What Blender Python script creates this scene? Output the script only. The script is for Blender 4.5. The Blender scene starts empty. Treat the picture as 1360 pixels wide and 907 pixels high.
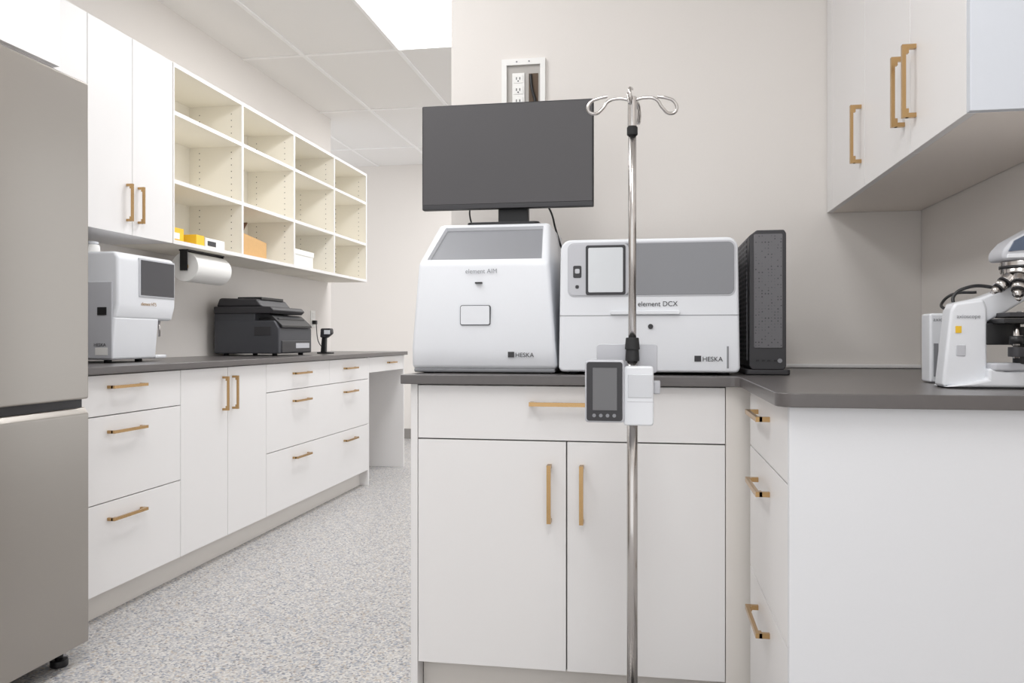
import bpy, bmesh, math
from mathutils import Vector, Matrix

# ------------------------------------------------------------------ materials
def s2l(c):
    return tuple(((v/255)/12.92 if v/255<=0.04045 else (((v/255)+0.055)/1.055)**2.4) for v in c)
MATS={}
def mat(name,rgb,rough=0.5,metal=0.0,emit=0,bump=0,bscale=200,var=0.0,stretch=None,alpha=None,coat=0):
    if name in MATS: return MATS[name]
    m=bpy.data.materials.new(name); m.use_nodes=True
    nt=m.node_tree; b=nt.nodes['Principled BSDF']
    c=s2l(rgb)
    b.inputs['Base Color'].default_value=(*c,1)
    b.inputs['Roughness'].default_value=rough
    b.inputs['Metallic'].default_value=metal
    if coat: b.inputs['Coat Weight'].default_value=coat
    if emit:
        b.inputs['Emission Color'].default_value=(*c,1)
        b.inputs['Emission Strength'].default_value=emit
    if alpha is not None:
        b.inputs['Transmission Weight'].default_value=1-alpha
    tc=nt.nodes.new('ShaderNodeTexCoord'); mp=nt.nodes.new('ShaderNodeMapping')
    nt.links.new(tc.outputs['Object'],mp.inputs['Vector'])
    if stretch: mp.inputs['Scale'].default_value=stretch
    nz=nt.nodes.new('ShaderNodeTexNoise'); nz.inputs['Scale'].default_value=bscale
    nt.links.new(mp.outputs['Vector'],nz.inputs['Vector'])
    v=var if var else 0.01
    mx=nt.nodes.new('ShaderNodeMix'); mx.data_type='RGBA'
    mx.inputs['A'].default_value=(*[x*(1-v) for x in c],1)
    mx.inputs['B'].default_value=(*[min(1,x*(1+v)) for x in c],1)
    nt.links.new(nz.outputs['Fac'],mx.inputs['Factor'])
    nt.links.new(mx.outputs['Result'],b.inputs['Base Color'])
    if bump:
        bp=nt.nodes.new('ShaderNodeBump'); bp.inputs['Strength'].default_value=bump; bp.inputs['Distance'].default_value=0.001
        nt.links.new(nz.outputs['Fac'],bp.inputs['Height']); nt.links.new(bp.outputs['Normal'],b.inputs['Normal'])
    MATS[name]=m; return m

WALL=mat('wall_paint',(229,224,219),0.85,bump=0.15,bscale=150)
CEIL=mat('ceiling_tile',(240,238,236),0.9,bump=0.4,bscale=300,var=0.03)
TBAR=mat('ceiling_grid_white',(250,249,248),0.6)
CAB=mat('cabinet_laminate',(232,230,229),0.4)
CABI=mat('cabinet_interior',(243,238,226),0.5)
KICK=mat('toe_kick',(222,217,211),0.5)
GAP=mat('shadow_gap',(100,94,89),0.9)
SLAB=mat('counter_laminate',(95,91,90),0.28,var=0.06,bscale=60)
GOLD=mat('brushed_brass',(188,154,108),0.26,metal=0.9)
STEEL=mat('fridge_steel',(170,165,159),0.28,metal=0.9,var=0.03,bscale=30,stretch=(1,1,60))
DARK=mat('dark_plastic',(52,51,54),0.45)
BLACK=mat('black_plastic',(26,26,28),0.4)
PRN=mat('printer_grey',(66,67,72),0.5)
CHROME=mat('chrome',(200,196,193),0.2,metal=1.0)
WHT=mat('device_white',(226,228,232),0.35,coat=0.2)
LG=mat('device_light_grey',(192,193,198),0.4)
MG=mat('device_mid_grey',(136,137,141),0.4)
SCR=mat('monitor_screen',(76,74,76),0.55)
SCRD=mat('glass_screen',(72,72,76),0.12)
SCRW=mat('lit_screen',(208,211,214),0.15,emit=0.06)
YEL=mat('yellow_card',(235,190,50),0.6)
CARD=mat('cardboard',(206,165,112),0.8,var=0.05,bscale=40)
PAPER=mat('paper_white',(236,235,232),0.9,bump=0.2)
BASEB=mat('baseboard_rubber',(140,136,132),0.6)
LIGHT=mat('light_lens',(255,255,255),0.5,emit=4)
SHELL=mat('outlet_plastic',(240,239,236),0.4)
RUB=mat('rubber',(35,35,36),0.7)

# speckled vinyl floor
def floor_mat():
    m=bpy.data.materials.new('speckled_vinyl'); m.use_nodes=True; nt=m.node_tree; b=nt.nodes['Principled BSDF']
    tc=nt.nodes.new('ShaderNodeTexCoord')
    v=nt.nodes.new('ShaderNodeTexVoronoi'); v.inputs['Scale'].default_value=150
    nt.links.new(tc.outputs['Object'],v.inputs['Vector'])
    sp=nt.nodes.new('ShaderNodeSeparateColor'); nt.links.new(v.outputs['Color'],sp.inputs['Color'])
    r=nt.nodes.new('ShaderNodeValToRGB'); r.color_ramp.interpolation='CONSTANT'
    cols=[(0,(190,187,184)),(0.32,(168,168,172)),(0.5,(206,203,199)),(0.72,(144,149,160)),(0.84,(178,167,155)),(0.93,(122,122,128))]
    e=r.color_ramp.elements
    e[0].position=0; e[0].color=(*s2l(cols[0][1]),1); e[1].position=cols[1][0]; e[1].color=(*s2l(cols[1][1]),1)
    for p,c in cols[2:]:
        k=e.new(p); k.color=(*s2l(c),1)
    nt.links.new(sp.outputs['Red'],r.inputs['Fac']); nt.links.new(r.outputs['Color'],b.inputs['Base Color'])
    b.inputs['Roughness'].default_value=0.4
    return m
FLOOR=floor_mat()
# perforated mesh for the computer case
def perf_mat(name,sc,stretch=(1,1,1)):
    m=bpy.data.materials.new(name); m.use_nodes=True; nt=m.node_tree; b=nt.nodes['Principled BSDF']
    tc=nt.nodes.new('ShaderNodeTexCoord'); mp=nt.nodes.new('ShaderNodeMapping'); mp.inputs['Scale'].default_value=stretch
    nt.links.new(tc.outputs['Object'],mp.inputs['Vector'])
    v=nt.nodes.new('ShaderNodeTexVoronoi'); v.inputs['Scale'].default_value=sc; v.inputs['Randomness'].default_value=0.15
    nt.links.new(mp.outputs['Vector'],v.inputs['Vector'])
    r=nt.nodes.new('ShaderNodeValToRGB'); e=r.color_ramp.elements
    e[0].position=0.38; e[0].color=(*s2l((34,34,36)),1); e[1].position=0.50; e[1].color=(*s2l((106,105,108)),1)
    nt.links.new(v.outputs['Distance'],r.inputs['Fac']); nt.links.new(r.outputs['Color'],b.inputs['Base Color'])
    b.inputs['Roughness'].default_value=0.6
    return m
PERF=perf_mat('perforated_front',120)
PERFS=perf_mat('perforated_side',75,(1,0.45,1))

# ------------------------------------------------------------------ helpers
C=bpy.context.scene.collection
def root(name,loc):
    e=bpy.data.objects.new(name,None); e.location=loc; e.empty_display_size=0.05; C.objects.link(e); return e
def fin(name,p,me,m,loc=(0,0,0),bevel=0,seg=2,smooth=False):
    o=bpy.data.objects.new(name,me); C.objects.link(o); o.location=loc
    if m: me.materials.append(m)
    if bevel>0:
        b=o.modifiers.new('bevel','BEVEL'); b.width=bevel; b.segments=seg; b.limit_method='ANGLE'; b.angle_limit=0.5
    if smooth or bevel>0:
        for f in me.polygons: f.use_smooth=True
        try:
            wn=o.modifiers.new('wn','WEIGHTED_NORMAL'); wn.keep_sharp=False
        except: pass
    if p is not None:
        o.parent=p; o.location=Vector(loc)-p.location
    return o
def box(name,p,x0,x1,y0,y1,z0,z1,m,bevel=0.0015,seg=2):
    c=Vector(((x0+x1)/2,(y0+y1)/2,(z0+z1)/2)); h=Vector((abs(x1-x0)/2,abs(y1-y0)/2,abs(z1-z0)/2))
    bm=bmesh.new(); bmesh.ops.create_cube(bm,size=2)
    for v in bm.verts: v.co=Vector((v.co.x*h.x,v.co.y*h.y,v.co.z*h.z))
    me=bpy.data.meshes.new(name); bm.to_mesh(me); bm.free()
    return fin(name,p,me,m,c,min(bevel,min(h)*0.9),seg)
def mbox(name,p,L,m):
    bm=bmesh.new()
    for (x0,x1,y0,y1,z0,z1) in L:
        r=bmesh.ops.create_cube(bm,size=1)
        for v in r['verts']:
            v.co=Vector(((x0+x1)/2+v.co.x*(x1-x0),(y0+y1)/2+v.co.y*(y1-y0),(z0+z1)/2+v.co.z*(z1-z0)))
    me=bpy.data.meshes.new(name); bm.to_mesh(me); bm.free()
    return fin(name,p,me,m)
def cyl(name,p,a,b,r,m,r2=None,seg=32,bevel=0):
    a=Vector(a);b=Vector(b); d=b-a
    bm=bmesh.new(); bmesh.ops.create_cone(bm,cap_ends=True,segments=seg,radius1=r,radius2=r if r2 is None else r2,depth=d.length)
    q=d.to_track_quat('Z','Y').to_matrix().to_4x4(); bmesh.ops.transform(bm,matrix=q,verts=bm.verts)
    me=bpy.data.meshes.new(name); bm.to_mesh(me); bm.free()
    o=fin(name,p,me,m,(a+b)/2,bevel)
    for f in me.polygons: f.use_smooth=len(f.vertices)==4
    return o
def tube(name,p,pts,r,m,bez=True):
    cu=bpy.data.curves.new(name,'CURVE'); cu.dimensions='3D'; cu.bevel_depth=r; cu.bevel_resolution=4; cu.use_fill_caps=True; cu.resolution_u=8
    s=cu.splines.new('BEZIER' if bez else 'POLY')
    if bez:
        s.bezier_points.add(len(pts)-1)
        for k,q in zip(s.bezier_points,pts): k.co=q; k.handle_left_type=k.handle_right_type='AUTO'
    else:
        s.points.add(len(pts)-1)
        for k,q in zip(s.points,pts): k.co=(*q,1)
    cu.materials.append(m)
    o=bpy.data.objects.new(name,cu); C.objects.link(o)
    if p is not None: o.parent=p; o.location=-p.location
    return o
def hull(name,p,A,B,m,bevel=0.003,seg=3):
    """two matching 3D polygons bridged into a closed solid"""
    n=len(A); c=sum((Vector(q) for q in A+B),Vector())/(2*n)
    bm=bmesh.new(); va=[bm.verts.new(Vector(q)-c) for q in A]; vb=[bm.verts.new(Vector(q)-c) for q in B]
    bm.faces.new(va); bm.faces.new(vb[::-1])
    for i in range(n):
        j=(i+1)%n; bm.faces.new((va[j],va[i],vb[i],vb[j]))
    bmesh.ops.recalc_face_normals(bm,faces=bm.faces)
    me=bpy.data.meshes.new(name); bm.to_mesh(me); bm.free()
    return fin(name,p,me,m,c,bevel,seg)
def prism(name,p,prof,axis,lo,hi,m,bevel=0.003,seg=3):
    if axis=='Y': A=[(a,lo,b) for a,b in prof]; B=[(a,hi,b) for a,b in prof]
    elif axis=='X': A=[(lo,a,b) for a,b in prof]; B=[(hi,a,b) for a,b in prof]
    else: A=[(a,b,lo) for a,b in prof]; B=[(a,b,hi) for a,b in prof]
    return hull(name,p,A,B,m,bevel,seg)
def rrect(a0,a1,b0,b1,r,n=6):
    P=[]
    for (cx,cy,s) in ((a1-r,b1-r,0),(a0+r,b1-r,90),(a0+r,b0+r,180),(a1-r,b0+r,270)):
        for i in range(n+1):
            t=math.radians(s+90*i/n); P.append((cx+r*math.cos(t),cy+r*math.sin(t)))
    return P
def carve(o,cutter):
    """boolean-subtract cutter from o, bake the result, delete the cutter"""
    for md in list(o.modifiers):
        if md.type=='WEIGHTED_NORMAL': o.modifiers.remove(md)
    bo=o.modifiers.new('cut','BOOLEAN'); bo.operation='DIFFERENCE'; bo.object=cutter; bo.solver='EXACT'
    bpy.context.view_layer.update()
    dg=bpy.context.evaluated_depsgraph_get()
    me=bpy.data.meshes.new_from_object(o.evaluated_get(dg))
    o.modifiers.clear(); o.data=me
    me.shade_smooth() if hasattr(me,'shade_smooth') else None
    try: me.set_sharp_from_angle(angle=math.radians(35))
    except: pass
    bpy.data.objects.remove(cutter,do_unlink=True)
def text(name,p,s,loc,size,m,face='-Y'):
    cu=bpy.data.curves.new(name,'FONT'); cu.body=s; cu.size=size; cu.extrude=0.0002; cu.materials.append(m)
    o=bpy.data.objects.new(name,cu); C.objects.link(o)
    o.rotation_euler=(math.radians(90),0,0 if face=='-Y' else math.radians(90))
    o.location=Vector(loc)-(p.location if p else Vector()); o.parent=p; return o
def handle(p,x,y,z,n,d,L):
    """square bar pull, n: facing axis '+X','-X','-Y'; d: 'h' or 'v'"""
    w=0.0055; so=0.030; t=0.004
    N={'+X':Vector((1,0,0)),'-X':Vector((-1,0,0)),'-Y':Vector((0,-1,0))}[n]
    D=Vector((0,0,1)) if d=='v' else (Vector((1,0,0)) if n=='-Y' else Vector((0,1,0)))
    W=N.cross(D); W=Vector((abs(W.x),abs(W.y),abs(W.z)))
    c=Vector((x,y,z)); L2=L/2
    def bx(a,b):
        return (min(a.x,b.x),max(a.x,b.x),min(a.y,b.y),max(a.y,b.y),min(a.z,b.z),max(a.z,b.z))
    Ls=[bx(c+N*(so-2*t)-D*L2-W*w, c+N*so+D*L2+W*w)]
    for s in (-1,1):
        e=c+D*(s*L2); f=c+D*(s*(L2-0.010))
        Ls.append(bx(e-W*w, f+W*w+N*(so-2*t)))
        e2=c+D*(s*L2); f2=c+D*(s*(L2-0.020))
        Ls.append(bx(e2-W*(w*0.98)+N*0.016, f2+W*(w*0.98)+N*(so-2*t)))
    o=mbox('bar_handle',p,Ls,GOLD)
    o.location=-p.location
    return o

# ------------------------------------------------------------------ room shell
CZ=2.775
def rb(n,*a,b=0,m=None): return box(n,None,*a,bevel=b)
rb('floor',-4.6,2.0,-1.6,8.1,-0.05,0,FLOOR)
rb('ceiling',-4.6,2.0,-1.6,8.1,CZ,CZ+0.05,CEIL)
rb('wall_left',-2.65,-2.534,-1.6,6.20,0,CZ,WALL)
rb('wall_end',-4.6,2.0,7.95,8.07,0,CZ,WALL)
rb('wall_back',-0.72,1.0,2.902,3.02,0,CZ,WALL)
rb('wall_right',0.89,1.0,-0.4,2.90,0,CZ,WALL)
rb('baseboard_end',-4.6,2.0,7.938,7.95,0,0.10,BASEB)
box('trim_2',None,0.40,0.887,2.887,2.900,0.911,0.925,CAB,bevel=0.004)
grid=[]
for x in (-3.96,-3.35,-2.74,-2.13,-1.52,-0.91,-0.30,0.31,0.92): grid.append((x-0.012,x+0.012,-1.6,7.95,CZ-0.006,CZ))
for y in (-0.11,1.11,2.33,3.55,4.77,5.99,7.21): grid.append((-4.6,2.0,y-0.012,y+0.012,CZ-0.0065,CZ))
g=mbox('trim_1',None,grid,TBAR)
panels=[(-1.52,3.55,17),(-1.52,5.99,22),(-1.52,1.11,13),(-0.30,-0.11,12)]  # first panel is in view; the unseen others are added for even lighting
for i,(x,y,en) in enumerate(panels):
    r=root('ceiling_light_panel',(x+0.305,y+0.61,CZ-0.01))
    box('lens',r,x+0.012,x+0.598,y+0.012,y+1.208,CZ-0.008,CZ-0.002,LIGHT,bevel=0)
    li=bpy.data.lights.new('panel_light','AREA'); li.shape='RECTANGLE'; li.size=0.58; li.size_y=1.18; li.energy=en; li.color=(0.975,0.985,1)
    lo=bpy.data.objects.new('panel_light',li); C.objects.link(lo); lo.parent=r; lo.location=(0,0,-0.005)

# ------------------------------------------------------------------ left base cabinets
FX=-1.92
def base_left():
    p=root('base_cabinet_run',(FX,3.8,0))
    Y0,Y1=2.366,5.362
    box('carcass',p,-2.53,FX-0.02,Y0,Y1,0.10,0.885,GAP,bevel=0)
    box('toe_kick',p,-2.53,-1.98,Y0,Y1-0.0,0,0.10,KICK)
    box('end_panel',p,-2.53,FX,Y1-0.001,Y1+0.02,0,0.885,CAB)
    g=0.0018
    def fr(n,ya,yb,za,zb): box(n,p,FX-0.019,FX,ya+g,yb-g,za+g,zb-g,CAB,bevel=0.001)
    Z=[0.105,0.425,0.735,0.882]
    for i in range(3): fr('drawer_front',Y0,3.092,Z[i],Z[i+1])
    fr('door_front',3.092,3.474,0.105,0.882); fr('door_front',3.474,3.856,0.105,0.882)
    fr('drawer_front',3.856,4.68,Z[2],Z[3]); fr('drawer_front',4.68,Y1,Z[2],Z[3])
    for i in range(2): fr('drawer_front',3.856,Y1,Z[i],Z[i+1])
    for z in (0.837,0.676,0.363):
        handle(p,FX,2.729,z,'+X','h',0.20)
    for z in (0.822,0.672,0.363):
        for y in (4.261,5.006): handle(p,FX,y,z,'+X','h',0.20)
    handle(p,FX,3.43,0.762,'+X','v',0.155); handle(p,FX,3.518,0.762,'+X','v',0.155)
    # desk part
    box('desk_drawer',p,-2.4,FX,5.385,6.17,0.775,0.882,CAB)
    handle(p,FX,5.85,0.835,'+X','h',0.16)
    box('desk_end_panel',p,-2.53,FX,6.175,6.197,0,0.885,CAB)
    box('countertop',p,-2.528,FX+0.025,Y0-0.02,6.21,0.885,0.912,SLAB,bevel=0.003)
base_left()

# ------------------------------------------------------------------ left wall cabinets + cubbies
UX=-2.21
def upper_left():
    p=root('wall_cabinet_with_cubbies',(UX,4.5,1.458))
    Z0,Z1=1.458,2.31
    box('filler_panel',p,UX-0.019,UX,2.45,2.905,Z0,Z1,CAB)
    box('door_carcass',p,-2.53,UX-0.02,2.45,3.495,Z0,Z1,CAB)
    box('door_front',p,UX-0.019,UX,2.909,3.191,Z0,Z1,CAB,bevel=0.001)
    box('door_front',p,UX-0.019,UX,3.195,3.493,Z0,Z1,CAB,bevel=0.001)
    handle(p,UX,3.155,1.593,'+X','v',0.16); handle(p,UX,3.235,1.593,'+X','v',0.16)
    Ys=[3.497,4.155,4.815,5.472,6.138]
    box('back_panel',p,-2.53,-2.52,3.497,6.138,Z0,Z1,CABI,bevel=0)
    for i,y in enumerate(Ys):
        a=y-0.01 if i else y; b=y+0.01
        if i==4: a,b=y-0.019,y
        box('divider',p,-2.52,UX,a,b,Z0,Z1,CABI)
        box('edge_band',p,UX,UX+0.0015,a,b,Z0,Z1,CAB,bevel=0)
    L=[];E=[];H=[]
    for z in (Z0,1.743,2.066,Z1-0.019):
        L.append((-2.52,UX-0.001,3.5,6.13,z,z+0.019)); E.append((UX-0.001,UX+0.001,3.5,6.13,z,z+0.019))
    mbox('shelves',p,L,CABI).location=-p.location
    mbox('shelf_edge_band',p,E,CAB).location=-p.location
    for y in Ys[1:]:
        for x in (-2.46,-2.27):
            for k in range(22):
                z=1.51+k*0.035
                H.append((x-0.0025,x+0.0025,y-(0.0195 if y==Ys[-1] else 0.0105),y-0.009,z-0.0025,z+0.0025))
    mbox('shelf_pin_holes',p,H,GAP).location=-p.location
upper_left()

# ------------------------------------------------------------------ fridge + cabinet above
def fridge():
    p=root('refrigerator',(-2.1,1.85,0))
    box('body',p,-2.46,-1.80,1.39,2.295,0.05,1.80,mat('fridge_side',(120,116,113),0.5),bevel=0.006)
    box('upper_door',p,-1.795,-1.743,1.385,2.30,0.822,1.813,STEEL,bevel=0.006,seg=3)
    box('handle_recess',p,-1.80,-1.765,1.39,2.296,0.788,0.822,DARK,bevel=0)
    hull('lower_door',p,[(-1.795,1.385,0.06),(-1.743,1.385,0.06),(-1.743,1.385,0.775),(-1.757,1.385,0.795),(-1.795,1.385,0.795)],
                        [(-1.795,2.30,0.06),(-1.743,2.30,0.06),(-1.743,2.30,0.775),(-1.757,2.30,0.795),(-1.795,2.30,0.795)],STEEL,0.004)
    for y in (1.46,2.24):
        cyl('foot_stem',p,(-1.80,y,0.01),(-1.80,y,0.06),0.012,BLACK)
        cyl('foot_pad',p,(-1.80,y,0),(-1.80,y,0.022),0.026,BLACK,bevel=0.004)
    for y in (1.46,2.24):
        cyl('rear_foot',p,(-2.38,y,0),(-2.38,y,0.06),0.02,BLACK)
    q=root('cabinet_over_fridge',(-2.2,1.85,1.895))
    box('carcass',q,-2.53,-1.92,1.36,2.37,1.895,2.45,CAB)
    box('door_front',q,-1.919,-1.90,1.363,1.868,1.897,2.45,CAB)
    box('door_front',q,-1.919,-1.90,1.871,2.368,1.897,2.45,CAB)
fridge()

# ------------------------------------------------------------------ peninsula (L-shaped)
def peninsula():
    p=root('l_shaped_base_cabinet',(0,2.3,0))
    F=2.214; RX=0.255; N=1.583; g=0.0018
    box('carcass',p,-0.645,0.87,F+0.02,2.885,0.10,0.884,GAP,bevel=0)
    box('carcass_side',p,RX+0.02,0.87,N+0.02,F+0.03,0.10,0.884,GAP,bevel=0)
    box('toe_kick',p,-0.645,RX+0.05,F+0.055,F+0.075,0,0.10,KICK)
    box('toe_kick_side',p,RX+0.055,RX+0.075,N+0.02,F+0.06,0,0.10,KICK)
    box('end_panel',p,-0.667,-0.647,F-0.0,2.885,0,0.884,CAB)
    box('filler',p,0.196,RX+0.02,F,F+0.02,0.0,0.884,KICK)
    def fr(n,xa,xb,za,zb): box(n,p,xa+g,xb-g,F,F+0.019,za+g,zb-g,CAB,bevel=0.001)
    fr('drawer_front',-0.647,0.196,0.730,0.882)
    fr('door_front',-0.647,-0.226,0.10,0.730); fr('door_front',-0.226,0.196,0.10,0.730)
    handle(p,-0.226,F,0.832,'-Y','h',0.20)
    handle(p,-0.272,F,0.588,'-Y','v',0.158); handle(p,-0.184,F,0.588,'-Y','v',0.158)
    def fs(za,zb): box('side_drawer_front',p,RX,RX+0.019,N+0.02,F-0.03,za+g,zb-g,CAB,bevel=0.001)
    fs(0.105,0.425); fs(0.425,0.735); fs(0.735,0.882)
    for z in (0.835,0.672,0.365): handle(p,RX,1.93,z,'-X','h',0.20)
    box('side_end_panel',p,RX,0.885,N-0.0,N+0.019,0,0.884,mat('cabinet_end',(226,227,230),0.4))
    # countertop L with rounded outer corner
    prof=[(-0.69,2.19),(0.205,2.19)]
    prof+=[(0.205+0.025*math.sin(t),2.165+0.025*math.cos(t)) for t in (math.radians(a) for a in (30,60,90))]
    prof+=[(0.27-0.04*math.cos(t),1.595-0.04*math.sin(t)) for t in (math.radians(a) for a in (0,22,45,68,90))]
    prof+=[(0.887,1.555),(0.887,2.899),(-0.69,2.899)]
    prism('countertop',p,prof,'Z',0.884,0.910,SLAB,0.002,2)
peninsula()

def upper_right():
    p=root('wall_cabinet',(0.7,2.2,1.437))
    X=0.59;z0=1.437;z1=2.35
    box('carcass',p,X+0.019,0.887,1.665,2.899,z0+0.002,z1,CAB)
    box('underside_rail',p,X+0.018,0.887,1.665,2.899,z0-0.0,z0+0.012,mat('underside',(240,232,224),0.5),bevel=0.001)
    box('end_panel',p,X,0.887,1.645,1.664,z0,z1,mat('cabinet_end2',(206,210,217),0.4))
    for a,b in ((1.666,2.001),(2.005,2.403),(2.407,2.82),(2.823,2.898)):
        box('door_front',p,X,X+0.018,a,b,z0,z1,CAB,bevel=0.001)
    for y in (2.445,2.046,1.962): handle(p,X,y,1.592,'-X','v',0.165)
upper_right()

# ------------------------------------------------------------------ benchtop analyzers
def analyzer_a():
    p=root('benchtop_chemistry_analyzer',(-0.477,2.5,0.91))
    S=[(-0.690,-0.262,2.300,0.922),(-0.690,-0.262,2.290,0.985),(-0.676,-0.285,2.312,1.232),(-0.640,-0.297,2.43,1.360),
       (-0.640,-0.297,2.74,1.357),(-0.680,-0.27,2.78,1.2),(-0.690,-0.262,2.78,0.922)]
    sh=hull('shell',p,[(a,y,z) for a,b,y,z in S],[(b,y,z) for a,b,y,z in S],WHT,0.014,5)
    N=Vector((0,-0.128,0.118)).normalized()
    def sl(x,t,off):
        y=2.312+(2.43-2.312)*t; z=1.232+(1.360-1.232)*t
        return (x,y+N.y*off,z+N.z*off)
    # recessed top tray: carve it out of the shell, then line its floor
    Q=[(-0.660,0.05),(-0.300,0.05),(-0.310,0.94),(-0.625,0.94)]
    Qi=[(-0.645,0.09),(-0.312,0.09),(-0.320,0.90),(-0.613,0.90)]
    cut=hull('tray_cut',p,[sl(x,t,0.03) for x,t in Q],[sl(x,t,-0.016) for x,t in Qi],WHT,0)
    carve(sh,cut)
    hull('tray_floor',p,[sl(x,t,-0.0155) for x,t in Qi],[sl(x,t,-0.012) for x,t in Qi],MG,0)
    def wallp(n,a,b,ai,bi):
        A=[sl(*a,-0.001),sl(*b,-0.001),sl(*bi,-0.0145),sl(*ai,-0.0145)]
        cx=Vector(sl(-0.48,0.5,0.0))
        B=[tuple(Vector(v)+(cx-Vector(v)).normalized()*0.002) for v in A]
        hull(n,p,A,B,mat('tray_wall',(176,177,181),0.4),0)
    for i in range(4): wallp('tray_wall',Q[i],Q[(i+1)%4],Qi[i],Qi[(i+1)%4])
    box('base_trim',p,-0.684,-0.268,2.302,2.77,0.913,0.925,MG,bevel=0.004)
    for x in (-0.65,-0.30):
        for y in (2.34,2.74): cyl('foot',p,(x,y,0.910),(x,y,0.916),0.015,RUB)
    box('card_slot',p,-0.500,-0.480,2.297,2.310,1.170,1.174,BLACK,bevel=0)
    prism('sample_door_gap',p,rrect(-0.543,-0.454,1.049,1.107,0.006),'Y',2.2935,2.310,DARK,0)
    prism('sample_door',p,rrect(-0.541,-0.456,1.051,1.105,0.005),'Y',2.290,2.305,WHT,0.001)
    box('logo_mark',p,-0.402,-0.384,2.2895,2.296,0.957,0.973,DARK,bevel=0)
    text('label',p,'HESKA',(-0.381,2.2893,0.958),0.018,DARK)
    text('label',p,'element AIM',(-0.53,2.3035,1.200),0.018,MG)
analyzer_a()

def analyzer_b():
    p=root('benchtop_blood_analyzer',(-0.01,2.5,0.91))
    x0,x1=-0.254,0.239
    def rr(r_b,r_t):
        P=[];z0,z1,i=0.918,1.287,0.005
        for (cx,cy,s,r) in ((x1-i-r_t,z1-r_t,0,r_t),(x0+i+r_t,z1-r_t,90,r_t),(x0+r_b,z0+r_b,180,r_b),(x1-r_b,z0+r_b,270,r_b)):
            for k in range(7):
                t=math.radians(s+15*k); P.append((cx+r*math.cos(t),cy+r*math.sin(t)))
        return P
    P=rr(0.014,0.03)
    hull('body',p,[(x,2.272,z) for x,z in P],[(x,2.75,z) for x,z in P],WHT,0.007,4)
    def fp(n,a0,a1,b0,b1,r,o,m):
        Q=rrect(a0,a1,b0,b1,r)
        hull(n,p,[(x,2.272-o,z) for x,z in Q],[(x,2.29,z) for x,z in Q],m,0.0008,2)
    fp('face_bezel',-0.229,0.227,1.127,1.278,0.018,0.0015,LG)
    fp('face_panel',-0.225,0.223,1.131,1.274,0.016,0.0025,MG)
    fp('screen_surround',-0.225,-0.060,1.131,1.274,0.014,0.0035,LG)
    fp('screen_bezel',-0.178,-0.068,1.132,1.270,0.006,0.006,DARK)
    fp('touch_screen',-0.171,-0.075,1.139,1.263,0.004,0.007,SCRW)
    fp('button_plate',-0.213,-0.190,1.180,1.214,0.004,0.005,DARK)
    fp('button',-0.208,-0.195,1.192,1.205,0.003,0.007,LG)
    fp('power_button',-0.207,-0.197,1.15,1.16,0.004,0.005,DARK)
    box('lid_seam',p,x0+0.003,x1-0.003,2.2712,2.29,1.0742,1.0758,MG,bevel=0)
    prism('lid_handle',p,rrect(-0.11,0.08,1.077,1.088,0.005),'Y',2.264,2.28,WHT,0.002)
    cyl('lock',p,(0.0,2.268,1.044),(0.0,2.275,1.044),0.007,DARK)
    text('label',p,'element DCX',(-0.035,2.2705,1.100),0.019,DARK)
    box('logo_mark',p,0.118,0.136,2.2705,2.275,0.948,0.964,DARK,bevel=0)
    text('label',p,'HESKA',(0.139,2.2703,0.949),0.018,DARK)
    box('side_slot',p,x1-0.035,x1-0.030,2.2705,2.28,0.93,0.99,MG,bevel=0)
    for x in (x0+0.04,x1-0.04):
        for y in (2.31,2.71): cyl('foot',p,(x,y,0.911),(x,y,0.920),0.015,RUB)
analyzer_b()

def tower():
    p=root('desktop_computer_tower',(0.32,2.5,0.91))
    x0,x1=0.268,0.366
    A=[(x0+0.008,0.925),(x1-0.006,0.925),(x1,0.935),(x1,1.300),(x1-0.006,1.309),(x0+0.02,1.309),(x0,1.294),(x0,0.935)]
    prism('case',p,A,'Y',2.335,2.70,DARK,0.002)
    prism('front_frame',p,A,'Y',2.318,2.337,DARK,0.003)
    prism('front_mesh',p,rrect(x0+0.012,x1-0.010,0.985,1.298,0.004),'Y',2.3155,2.322,PERF,0.001)
    prism('side_mesh',p,[(2.37,1.292),(2.68,1.292),(2.68,0.95),(2.36,0.95)],'X',x0-0.002,x0+0.003,PERFS,0.001)
    prism('foot',p,rrect(x0-0.010,x1+0.012,2.32,2.68,0.01),'Z',0.911,0.926,DARK,0.003)
    for i,x in enumerate((0.285,0.300,0.315,0.332)): box('port',p,x,x+0.009,2.3165,2.32,0.948,0.953,BLACK,bevel=0)
    cyl('power_button',p,(0.349,2.315,0.95),(0.349,2.32,0.95),0.006,MG)
tower()

def monitor():
    p=root('computer_monitor',(-0.43,2.47,1.357))
    prism('back_shell',p,rrect(-0.706,-0.170,1.412,1.738,0.004),'Y',2.466,2.49,BLACK,0.003)
    prism('back_bulge',p,rrect(-0.60,-0.26,1.44,1.66,0.02),'Y',2.488,2.52,BLACK,0.008)
    box('screen',p,-0.702,-0.174,2.4635,2.468,1.428,1.734,SCR,bevel=0.0005)
    box('bezel_chin',p,-0.704,-0.172,2.462,2.468,1.413,1.427,DARK,bevel=0.001)
    box('neck',p,-0.470,-0.375,2.50,2.53,1.366,1.46,BLACK,bevel=0.004)
    prism('stand_base',p,rrect(-0.560,-0.335,2.45,2.63,0.02),'Z',1.360,1.369,BLACK,0.002)
monitor()
cb=root('monitor_cable',(-0.27,2.6,1.3))
tube('cable',cb,[(-0.36,2.53,1.48),(-0.315,2.56,1.42),(-0.300,2.60,1.36),(-0.275,2.70,1.25),(-0.258,2.80,1.1),(-0.258,2.87,0.917)],0.003,BLACK)
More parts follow.
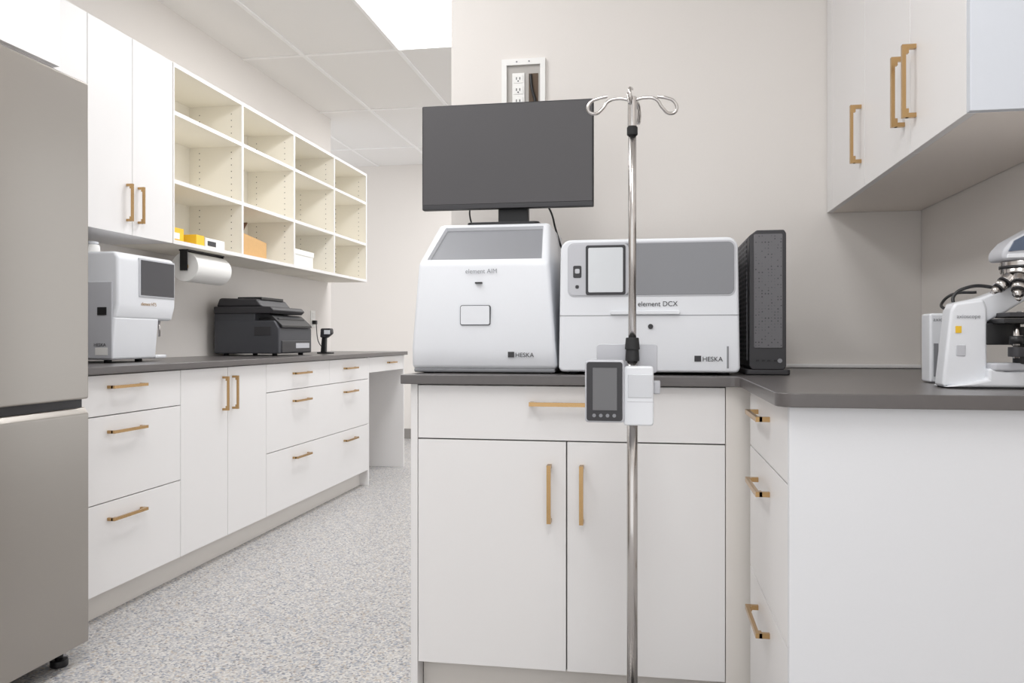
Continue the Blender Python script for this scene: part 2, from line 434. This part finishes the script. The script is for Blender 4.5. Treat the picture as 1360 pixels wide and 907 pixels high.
tube('cable_short',cb,[(-0.56,2.50,1.43),(-0.565,2.52,1.40),(-0.56,2.55,1.362)],0.0025,BLACK)

def media_box():
    p=root('recessed_outlet_box',(-0.447,2.9,1.92))
    x0,x1,z0,z1=-0.530,-0.372,1.78,2.018; y=2.888
    mbox('frame',p,[(x0,x1,y,2.901,z1-0.022,z1),(x0,x1,y,2.901,z0,z0+0.02),(x0,x0+0.018,y,2.901,z0+0.02,z1-0.022),(x1-0.018,x1,y,2.901,z0+0.02,z1-0.022)],SHELL).location=-p.location
    box('back_plate',p,x0+0.018,x1-0.018,2.8975,2.901,z0+0.02,z1-0.022,mat('box_inner',(178,174,169),0.5),bevel=0)
    box('outlet_plate',p,-0.492,-0.447,2.892,2.898,1.83,1.968,SHELL)
    for z in (1.945,1.905,1.865):
        box('outlet',p,-0.487,-0.452,2.890,2.893,z-0.014,z+0.014,SHELL,bevel=0.003)
        for dx in (-0.006,0.006): box('outlet_slot',p,-0.470+dx-0.0015,-0.470+dx+0.0015,2.8893,2.891,z-0.002,z+0.007,BLACK,bevel=0)
        cyl('outlet_ground',p,(-0.470,2.8893,z-0.007),(-0.470,2.891,z-0.007),0.0025,BLACK)
    box('cable_opening',p,-0.432,-0.398,2.8955,2.8985,1.84,1.965,mat('box_dark',(94,78,64),0.8),bevel=0)
    tube('cable',p,[(-0.425,2.893,1.96),(-0.42,2.890,1.91),(-0.408,2.890,1.86),(-0.41,2.890,1.80)],0.005,BLACK)
    for x in (-0.475,-0.43): cyl('screw',p,(x,2.8865,2.007),(x,2.889,2.007),0.003,MG)
media_box()

# ------------------------------------------------------------------ IV pole
def iv_pole():
    px,py=-0.042,1.92
    p=root('iv_pole',(px,py,0))
    cyl('lower_tube',p,(px,py,0.08),(px,py,0.995),0.0125,CHROME)
    cyl('upper_tube',p,(px,py,0.95),(px,py,1.565),0.0092,CHROME)
    cyl('collar',p,(px,py,0.958),(px,py,1.008),0.0165,RUB,r2=0.0135,bevel=0.002)
    cyl('tightening_ring',p,(px,py,0.985),(px,py,1.013),0.0175,RUB,r2=0.015,bevel=0.002)
    cyl('upper_collar',p,(px,py,1.485),(px,py,1.505),0.0125,RUB,bevel=0.002)
    cyl('hook_hub',p,(px,py,1.505),(px,py,1.575),0.0105,CHROME,bevel=0.002)
    for a in (2,182,75,262):
        t=math.radians(a); c,s=math.cos(t),math.sin(t)
        pts=[(0.0,0.0),(0.03,0.006),(0.055,0.001),(0.070,-0.018),(0.086,-0.030),(0.102,-0.022),(0.097,-0.003),(0.078,0.006),(0.058,0.010)]
        side=[0,0,0,0.004,0.010,0.012,0.010,0.008,0.008]
        tube('hook',p,[(px+r*c-k*s,py+r*s+k*c,1.566+z) for (r,z),k in zip(pts,side)],0.0038,CHROME)
    for k in range(5):
        t=math.radians(90+36+72*k); c,s=math.cos(t),math.sin(t)
        e=(px+0.24*c,py+0.24*s)
        tube('base_leg',p,[(px,py,0.095),(px+0.12*c,py+0.12*s,0.088),(e[0],e[1],0.065)],0.012,CHROME)
        cyl('caster_stem',p,(e[0],e[1],0.04),(e[0],e[1],0.07),0.008,BLACK)
        cyl('caster_wheel',p,(e[0]-0.01*s,e[1]+0.01*c,0.025),(e[0]+0.01*s,e[1]-0.01*c,0.025),0.025,RUB,bevel=0.003)
    cyl('base_hub',p,(px,py,0.07),(px,py,0.12),0.03,BLACK,bevel=0.004)
    # infusion pump clamped to the pole
    q=root('infusion_pump',(px,py-0.03,0.9))
    prism('rear_bracket',q,rrect(-0.126,0.016,0.93,0.998,0.008),'Y',1.9335,1.940,LG,0.002)
    prism('body',q,rrect(-0.060,0.007,0.815,0.948,0.007),'Y',1.845,1.905,WHT,0.004)
    prism('screen_housing',q,rrect(-0.146,-0.058,0.822,0.962,0.007),'Y',1.835,1.900,LG,0.004)
    prism('screen_bezel',q,rrect(-0.142,-0.062,0.826,0.958,0.006),'Y',1.832,1.84,DARK,0.001)
    box('screen',q,-0.128,-0.074,1.8308,1.834,0.85,0.945,mat('pump_lcd',(106,106,108),0.3),bevel=0)
    for x in (-0.125,-0.110,-0.095,-0.080): cyl('button',q,(x,1.830,0.838),(x,1.833,0.838),0.004,MG)
    box('body_groove',q,-0.052,0.0065,1.8445,1.847,0.868,0.8692,LG,bevel=0)
    box('body_panel',q,-0.050,0.004,1.8435,1.847,0.878,0.930,mat('pump_panel',(208,210,214),0.4),bevel=0.001)  # raised front panel, a little greyer than the pump body
    box('side_latch',q,0.006,0.022,1.865,1.895,0.885,0.915,LG,bevel=0.003)
    box('pole_clamp',q,-0.075,-0.012,1.90,1.945,0.86,0.92,WHT,bevel=0.004)
iv_pole()

# ------------------------------------------------------------------ microscope
def microscope():
    p=root('microscope',(0.70,1.80,0.91))
    ya,yb=1.775,1.825
    NAVY=mat('head_blue',(84,96,116),0.25)
    prism('column',p,[(0.578,0.914),(0.663,0.914),(0.663,1.071),(0.657,1.090),(0.603,1.083),(0.594,1.068)],'Y',ya,yb,WHT,0.006,3)
    prism('column_square_panel',p,[(0.604,0.975),(0.622,0.975),(0.622,0.998),(0.604,0.998)],'Y',ya-0.002,ya+0.01,LG,0.002)  # small square panel, slightly greyer than the column
    prism('arm',p,[(0.600,1.050),(0.603,1.083),(0.655,1.094),(0.700,1.112),(0.735,1.165),(0.790,1.165),(0.790,1.105),(0.735,1.085),(0.700,1.062),(0.660,1.040)],'Y',ya+0.012,yb+0.012,WHT,0.006,3)
    prism('foot',p,[(0.578,0.913),(0.850,0.913),(0.850,0.938),(0.800,0.950),(0.690,0.945),(0.658,0.952),(0.658,0.93)],'Y',1.755,1.845,WHT,0.006,3)
    prism('foot_lip',p,rrect(0.662,0.845,1.752,1.80,0.012),'Z',0.946,0.962,LG,0.004)
    prism('foot_sole',p,rrect(0.585,0.845,1.758,1.842,0.02),'Z',0.910,0.915,RUB,0.001)
    cyl('illuminator',p,(0.735,1.77,0.960),(0.735,1.77,0.976),0.026,BLACK,bevel=0.002)
    cyl('illuminator_lens',p,(0.735,1.77,0.974),(0.735,1.77,0.980),0.019,CHROME,bevel=0.001)
    cyl('condenser_ring',p,(0.735,1.77,0.996),(0.735,1.77,1.010),0.028,BLACK,bevel=0.002)
    cyl('condenser',p,(0.735,1.77,0.985),(0.735,1.77,1.034),0.020,BLACK,bevel=0.002)
    cyl('condenser_trim',p,(0.735,1.77,1.014),(0.735,1.77,1.018),0.0235,CHROME)
    box('stage',p,0.672,0.820,1.72,1.85,1.040,1.050,BLACK,bevel=0.002)
    box('stage_upper',p,0.684,0.820,1.725,1.84,1.053,1.062,DARK,bevel=0.001)
    box('slide_holder',p,0.71,0.80,1.735,1.76,1.060,1.065,CHROME,bevel=0.001)
    box('stage_bracket',p,0.660,0.725,1.775,1.82,0.998,1.042,BLACK,bevel=0.003)
    cyl('stage_drive_shaft',p,(0.700,1.735,0.972),(0.700,1.735,1.045),0.006,CHROME)
    cyl('stage_knob',p,(0.700,1.735,1.000),(0.700,1.735,1.016),0.0125,BLACK)
    cyl('stage_knob_low',p,(0.700,1.735,0.975),(0.700,1.735,0.994),0.0145,DARK,bevel=0.001)
    cyl('focus_knob',p,(0.640,1.826,0.965),(0.640,1.850,0.965),0.018,LG,bevel=0.002)
    # nosepiece
    ox=-0.014
    cyl('turret_mount',p,(0.742+ox,1.78,1.140),(0.742+ox,1.78,1.166),0.038,CHROME,bevel=0.003)
    cyl('turret_ring',p,(0.742+ox,1.78,1.150),(0.742+ox,1.78,1.156),0.040,BLACK)
    cyl('nosepiece',p,(0.740+ox,1.777,1.146),(0.732+ox,1.766,1.126),0.036,CHROME,r2=0.030,bevel=0.002)
    c=Vector((0.733+ox,1.768,1.132))
    for (dx,dy,dz,L) in ((-0.75,-0.25,-0.62,0.050),(-0.30,-0.62,-0.74,0.054),(0.38,-0.45,-0.82,0.050),(0.10,0.35,-1.0,0.052),(-0.55,0.5,-0.7,0.044)):
        d=Vector((dx,dy,dz)).normalized(); a=c+Vector((dx,dy,0))*0.026
        cyl('objective',p,a,a+d*L*0.30,0.0125,CHROME,bevel=0.001)
        cyl('objective_band',p,a+d*L*0.30,a+d*L*0.36,0.0130,DARK)
        cyl('objective_barrel',p,a+d*L*0.36,a+d*L*0.68,0.0118,CHROME)
        cyl('objective_ring',p,a+d*L*0.68,a+d*L*0.72,0.0100,DARK)
        cyl('objective_tip',p,a+d*L*0.72,a+d*L,0.0095,CHROME,r2=0.004)
    # head
    H=[(0.695,1.166),(0.800,1.166),(0.825,1.19),(0.815,1.235),(0.765,1.236),(0.712,1.205),(0.695,1.185)]
    prism('head',p,[(a+ox,b) for a,b in H],'Y',1.750,1.825,LG,0.008,4)
    H=[(0.705,1.183),(0.800,1.190),(0.800,1.228),(0.765,1.231),(0.716,1.204)]
    prism('head_cover',p,[(a+ox,b) for a,b in H],'Y',1.7475,1.755,NAVY,0.001)
    prism('head_white_band',p,[(0.688,1.170),(0.800,1.172),(0.800,1.181),(0.690,1.178)],'Y',1.747,1.755,WHT,0.001)
    for y in (1.755,1.815):
        cyl('eyepiece_tube',p,(0.775,y,1.215),(0.825,y,1.245),0.014,WHT)
        cyl('eyepiece',p,(0.823,y,1.243),(0.850,y,1.262),0.017,BLACK,bevel=0.002)
    box('label',p,0.603,0.614,1.7735,1.777,1.022,1.036,YEL,bevel=0)
    text('label',p,'axioscope',(0.605,1.7735,1.052),0.011,MG)
    tube('cable',p,[(0.62,1.83,1.075),(0.622,1.84,1.100),(0.65,1.84,1.118),(0.69,1.835,1.118),(0.715,1.82,1.105)],0.0035,BLACK)
    tube('cable_power',p,[(0.60,1.82,1.07),(0.605,1.86,1.085),(0.63,1.87,1.105),(0.67,1.85,1.108)],0.003,BLACK)
    p.location.x+=0.006
microscope()
sb=root('microscope_power_supply',(0.65,2.0,0.91))
box('housing',sb,0.622,0.688,1.97,2.03,0.911,1.068,WHT,bevel=0.006,seg=3)
box('front_groove',sb,0.630,0.640,1.9685,1.972,0.925,1.0,MG,bevel=0.001)
cyl('dial',sb,(0.667,1.965,1.04),(0.667,1.972,1.04),0.007,MG)
text('label',sb,'axio',(0.629,1.9692,1.05),0.012,MG)

# ------------------------------------------------------------------ left counter things
def hematology():
    p=root('hematology_analyzer',(-2.28,3.1,0.912))
    X0,X1=-2.51,-2.10
    Y0,Y1=2.94,3.34
    prism('body_lower',p,[(X0,0.925),(X1-0.03,0.925),(X1-0.014,1.10),(X0,1.10)],'Y',Y0,Y1-0.10,WHT,0.010,4)
    prism('body_upper',p,[(X0,1.09),(X1-0.016,1.09),(X1,1.15),(X1,1.34),(X1-0.015,1.362),(X0,1.362)],'Y',Y0,Y1,WHT,0.012,4)
    prism('bay_rear',p,[(X0,0.925),(X1-0.09,0.925),(X1-0.09,1.10),(X0,1.10)],'Y',Y1-0.11,Y1-0.01,LG,0.006)
    box('bay_tray',p,X1-0.10,X1-0.03,Y1-0.10,Y1-0.02,0.925,0.94,WHT,bevel=0.004)
    box('side_panel',p,X0+0.02,X1-0.022,Y0-0.006,Y0+0.005,0.93,1.24,LG,bevel=0.004)
    box('side_port',p,-2.185,-2.145,Y0-0.009,Y0,1.105,1.137,BLACK,bevel=0.001)
    box('warning_label',p,-2.195,-2.14,Y0-0.0075,Y0,0.945,0.975,PAPER,bevel=0)
    text('label',p,'HESKA',(-2.200,Y0-0.009,0.98),0.018,DARK)
    box('screen_bezel',p,X1-0.004,X1+0.004,Y0+0.135,Y1-0.01,1.185,1.348,LG,bevel=0.003)
    box('screen',p,X1,X1+0.006,Y0+0.145,Y1-0.018,1.193,1.340,SCRD,bevel=0.001)
    cyl('sample_probe',p,(X1-0.04,Y1-0.06,1.02),(X1-0.04,Y1-0.06,1.10),0.005,CHROME)
    text('label',p,'element HT5',(X1+0.001,Y0+0.15,1.150),0.020,GOLD,face='+X')
    for y in (Y0+0.05,Y1-0.15):
        for x in (X0+0.05,X1-0.08): cyl('foot',p,(x,y,0.912),(x,y,0.928),0.015,RUB)
hematology()
jug=root('specimen_jar',(-2.3,3.02,1.362))
cyl('jar_body',jug,(-2.28,3.02,1.363),(-2.28,3.02,1.400),0.035,PAPER,bevel=0.01)
cyl('jar_lid',jug,(-2.28,3.02,1.40),(-2.28,3.02,1.412),0.030,WHT,bevel=0.004)

def printer():
    p=root('laser_printer',(-2.28,4.5,0.912))
    x0,x1,y0,y1=-2.48,-2.08,4.33,4.78
    prism('body',p,[(x0,0.925),(x1,0.925),(x1,1.07),(x1-0.03,1.115),(x0,1.115)],'Y',y0,y1,PRN,0.008,3)
    box('paper_tray',p,x1-0.05,x1+0.006,y0+0.03,y1-0.03,0.93,1.0,DARK,bevel=0.004)
    box('output_slot',p,x1-0.16,x1-0.025,y0+0.05,y1-0.05,1.11,1.13,BLACK,bevel=0.003)
    box('rear_riser',p,x0,x0+0.25,y0+0.005,y1-0.005,1.11,1.165,PRN,bevel=0.006)
    prism('scanner_bed',p,[(x0,1.155),(x1-0.05,1.155),(x1-0.03,1.175),(x1-0.05,1.195),(x0,1.195)],'Y',y0-0.005,y1-0.03,DARK,0.006,3)
    prism('document_feeder',p,[(x0+0.01,1.193),(x1-0.10,1.193),(x1-0.14,1.240),(x0+0.03,1.245)],'Y',y0+0.005,y1-0.07,DARK,0.012,3)
    box('feeder_tray',p,x0+0.12,x1-0.13,y0+0.05,y1-0.12,1.235,1.252,BLACK,bevel=0.003)
    hull('control_panel',p,[(x1-0.06,y0+0.02,1.115),(x1+0.01,y0+0.02,1.075),(x1+0.01,y0+0.02,1.088),(x1-0.06,y0+0.02,1.150)],
         [(x1-0.06,y1-0.02,1.115),(x1+0.01,y1-0.02,1.075),(x1+0.01,y1-0.02,1.088),(x1-0.06,y1-0.02,1.150)],BLACK,0.002)
    box('side_vent',p,x0+0.25,x1-0.05,y0-0.002,y0+0.004,1.03,1.08,DARK,bevel=0.001)
    box('label',p,x1+0.001,x1+0.0075,y1-0.24,y1-0.05,0.955,0.985,LG,bevel=0)
    for y in (y0+0.05,y1-0.05):
        for x in (x0+0.05,x1-0.05): cyl('foot',p,(x,y,0.912),(x,y,0.928),0.015,RUB)
printer()

def towel():
    p=root('paper_towel_holder',(-2.36,3.9,1.458))
    ya,yb=3.74,4.07; x,z=-2.30,1.372
    for y in (ya-0.012,yb+0.004):
        box('bracket_arm',p,x-0.02,x+0.02,y,y+0.006,z-0.02,1.457,BLACK,bevel=0.001)
    box('bracket_plate',p,x-0.025,x+0.025,ya-0.012,yb+0.01,1.451,1.4578,BLACK,bevel=0.001)
    cyl('core_rod',p,(x,ya-0.01,z),(x,yb+0.008,z),0.010,BLACK)
    cyl('core',p,(x,ya-0.001,z),(x,yb+0.001,z),0.020,CARD)
    cyl('roll',p,(x,ya,z),(x,yb,z),0.074,PAPER,seg=48,bevel=0.003)
towel()

def scanner():
    p=root('barcode_scanner',(-2.1,5.12,0.912))
    x,y=-2.13,5.12
    prism('stand_base',p,rrect(x-0.05,x+0.05,y-0.04,y+0.04,0.02),'Z',0.912,0.922,BLACK,0.003)
    prism('grip',p,[(x-0.03,0.920),(x+0.005,0.920),(x+0.008,1.03),(x-0.020,1.03)],'Y',y-0.016,y+0.016,BLACK,0.006)
    prism('head',p,[(x-0.030,1.02),(x+0.01,1.015),(x+0.05,1.045),(x+0.045,1.08),(x-0.025,1.08)],'Y',y-0.025,y+0.025,DARK,0.008)
    box('trim_accent',p,x+0.0,x+0.042,y-0.027,y-0.023,1.04,1.068,WHT,bevel=0.001)
    tube('cord',p,[(x-0.02,y,0.93),(x-0.08,y+0.15,0.96),(x-0.15,y+0.35,0.94),(x-0.30,5.70,1.0),(-2.50,5.83,1.13)],0.0035,BLACK)
scanner()
o=root('wall_outlet',(-2.53,5.85,1.17))
box('plate',o,-2.534,-2.527,5.80,5.88,1.10,1.225,SHELL,bevel=0.002)
for z in (1.135,1.19): box('receptacle',o,-2.528,-2.524,5.82,5.86,z-0.018,z+0.018,SHELL,bevel=0.004)
box('plug',o,-2.526,-2.495,5.815,5.845,1.12,1.15,BLACK,bevel=0.004)

# shelf contents
zs=1.478
gb=root('glove_box_stack',(-2.3,3.62,zs))
box('glove_box',gb,-2.38,-2.28,3.56,3.70,zs,zs+0.075,YEL,bevel=0.002)
box('glove_box_label',gb,-2.2805,-2.278,3.58,3.66,zs+0.02,zs+0.05,PAPER,bevel=0)
box('glove_box_rear',gb,-2.46,-2.385,3.56,3.68,zs,zs+0.12,PAPER,bevel=0.002)
box('bottle',gb,-2.42,-2.385,3.70,3.735,zs,zs+0.16,YEL,bevel=0.01)
prism('torn_flap',gb,[(-2.36,zs+0.075),(-2.33,zs+0.075),(-2.31,zs+0.13),(-2.35,zs+0.14)],'Y',3.60,3.62,YEL,0.001)
wb=root('label_box',(-2.28,3.85,zs))
box('carton',wb,-2.34,-2.24,3.745,3.82,zs,zs+0.055,YEL,bevel=0.002)
box('carton_white',wb,-2.34,-2.24,3.83,4.02,zs,zs+0.050,PAPER,bevel=0.002)
box('carton_label',wb,-2.241,-2.2385,3.85,3.93,zs+0.01,zs+0.035,DARK,bevel=0)
cbx=root('cardboard_box',(-2.3,4.4,zs))
prism('carton',cbx,[(4.20,zs),(4.52,zs),(4.52,zs+0.10),(4.20,zs+0.13)],'X',-2.46,-2.25,CARD,0.002)
FL=mat('brown_flap',(130,100,78),0.8)
hull('open_flap',cbx,[(-2.46,4.30,zs+0.12),(-2.30,4.30,zs+0.12),(-2.30,4.38,zs+0.205),(-2.46,4.38,zs+0.205)],
     [(-2.46,4.303,zs+0.115),(-2.30,4.303,zs+0.115),(-2.30,4.383,zs+0.200),(-2.46,4.383,zs+0.200)],FL,0)
wx=root('storage_carton',(-2.3,5.1,zs))
box('carton',wx,-2.46,-2.26,4.86,5.22,zs,zs+0.10,PAPER,bevel=0.003)
box('carton_lid',wx,-2.465,-2.255,4.855,5.225,zs+0.08,zs+0.115,PAPER,bevel=0.003)

# ------------------------------------------------------------------ world + camera
w=bpy.data.worlds.new('world'); bpy.context.scene.world=w; w.use_nodes=True
bg=w.node_tree.nodes['Background']; bg.inputs['Color'].default_value=(0.975,0.985,1.0,1); bg.inputs['Strength'].default_value=1.25

cam=bpy.data.cameras.new('camera'); co=bpy.data.objects.new('camera',cam); C.objects.link(co)
co.location=(0,0,1.01); co.rotation_euler=(math.radians(90),0,math.atan(184/1080))
cam.sensor_width=36; cam.lens=36*1080/1360; cam.shift_y=-3.5/1360; cam.clip_start=0.02
bpy.context.scene.camera=co
bpy.context.scene.view_settings.view_transform='Standard'
bpy.context.scene.view_settings.exposure=0.1
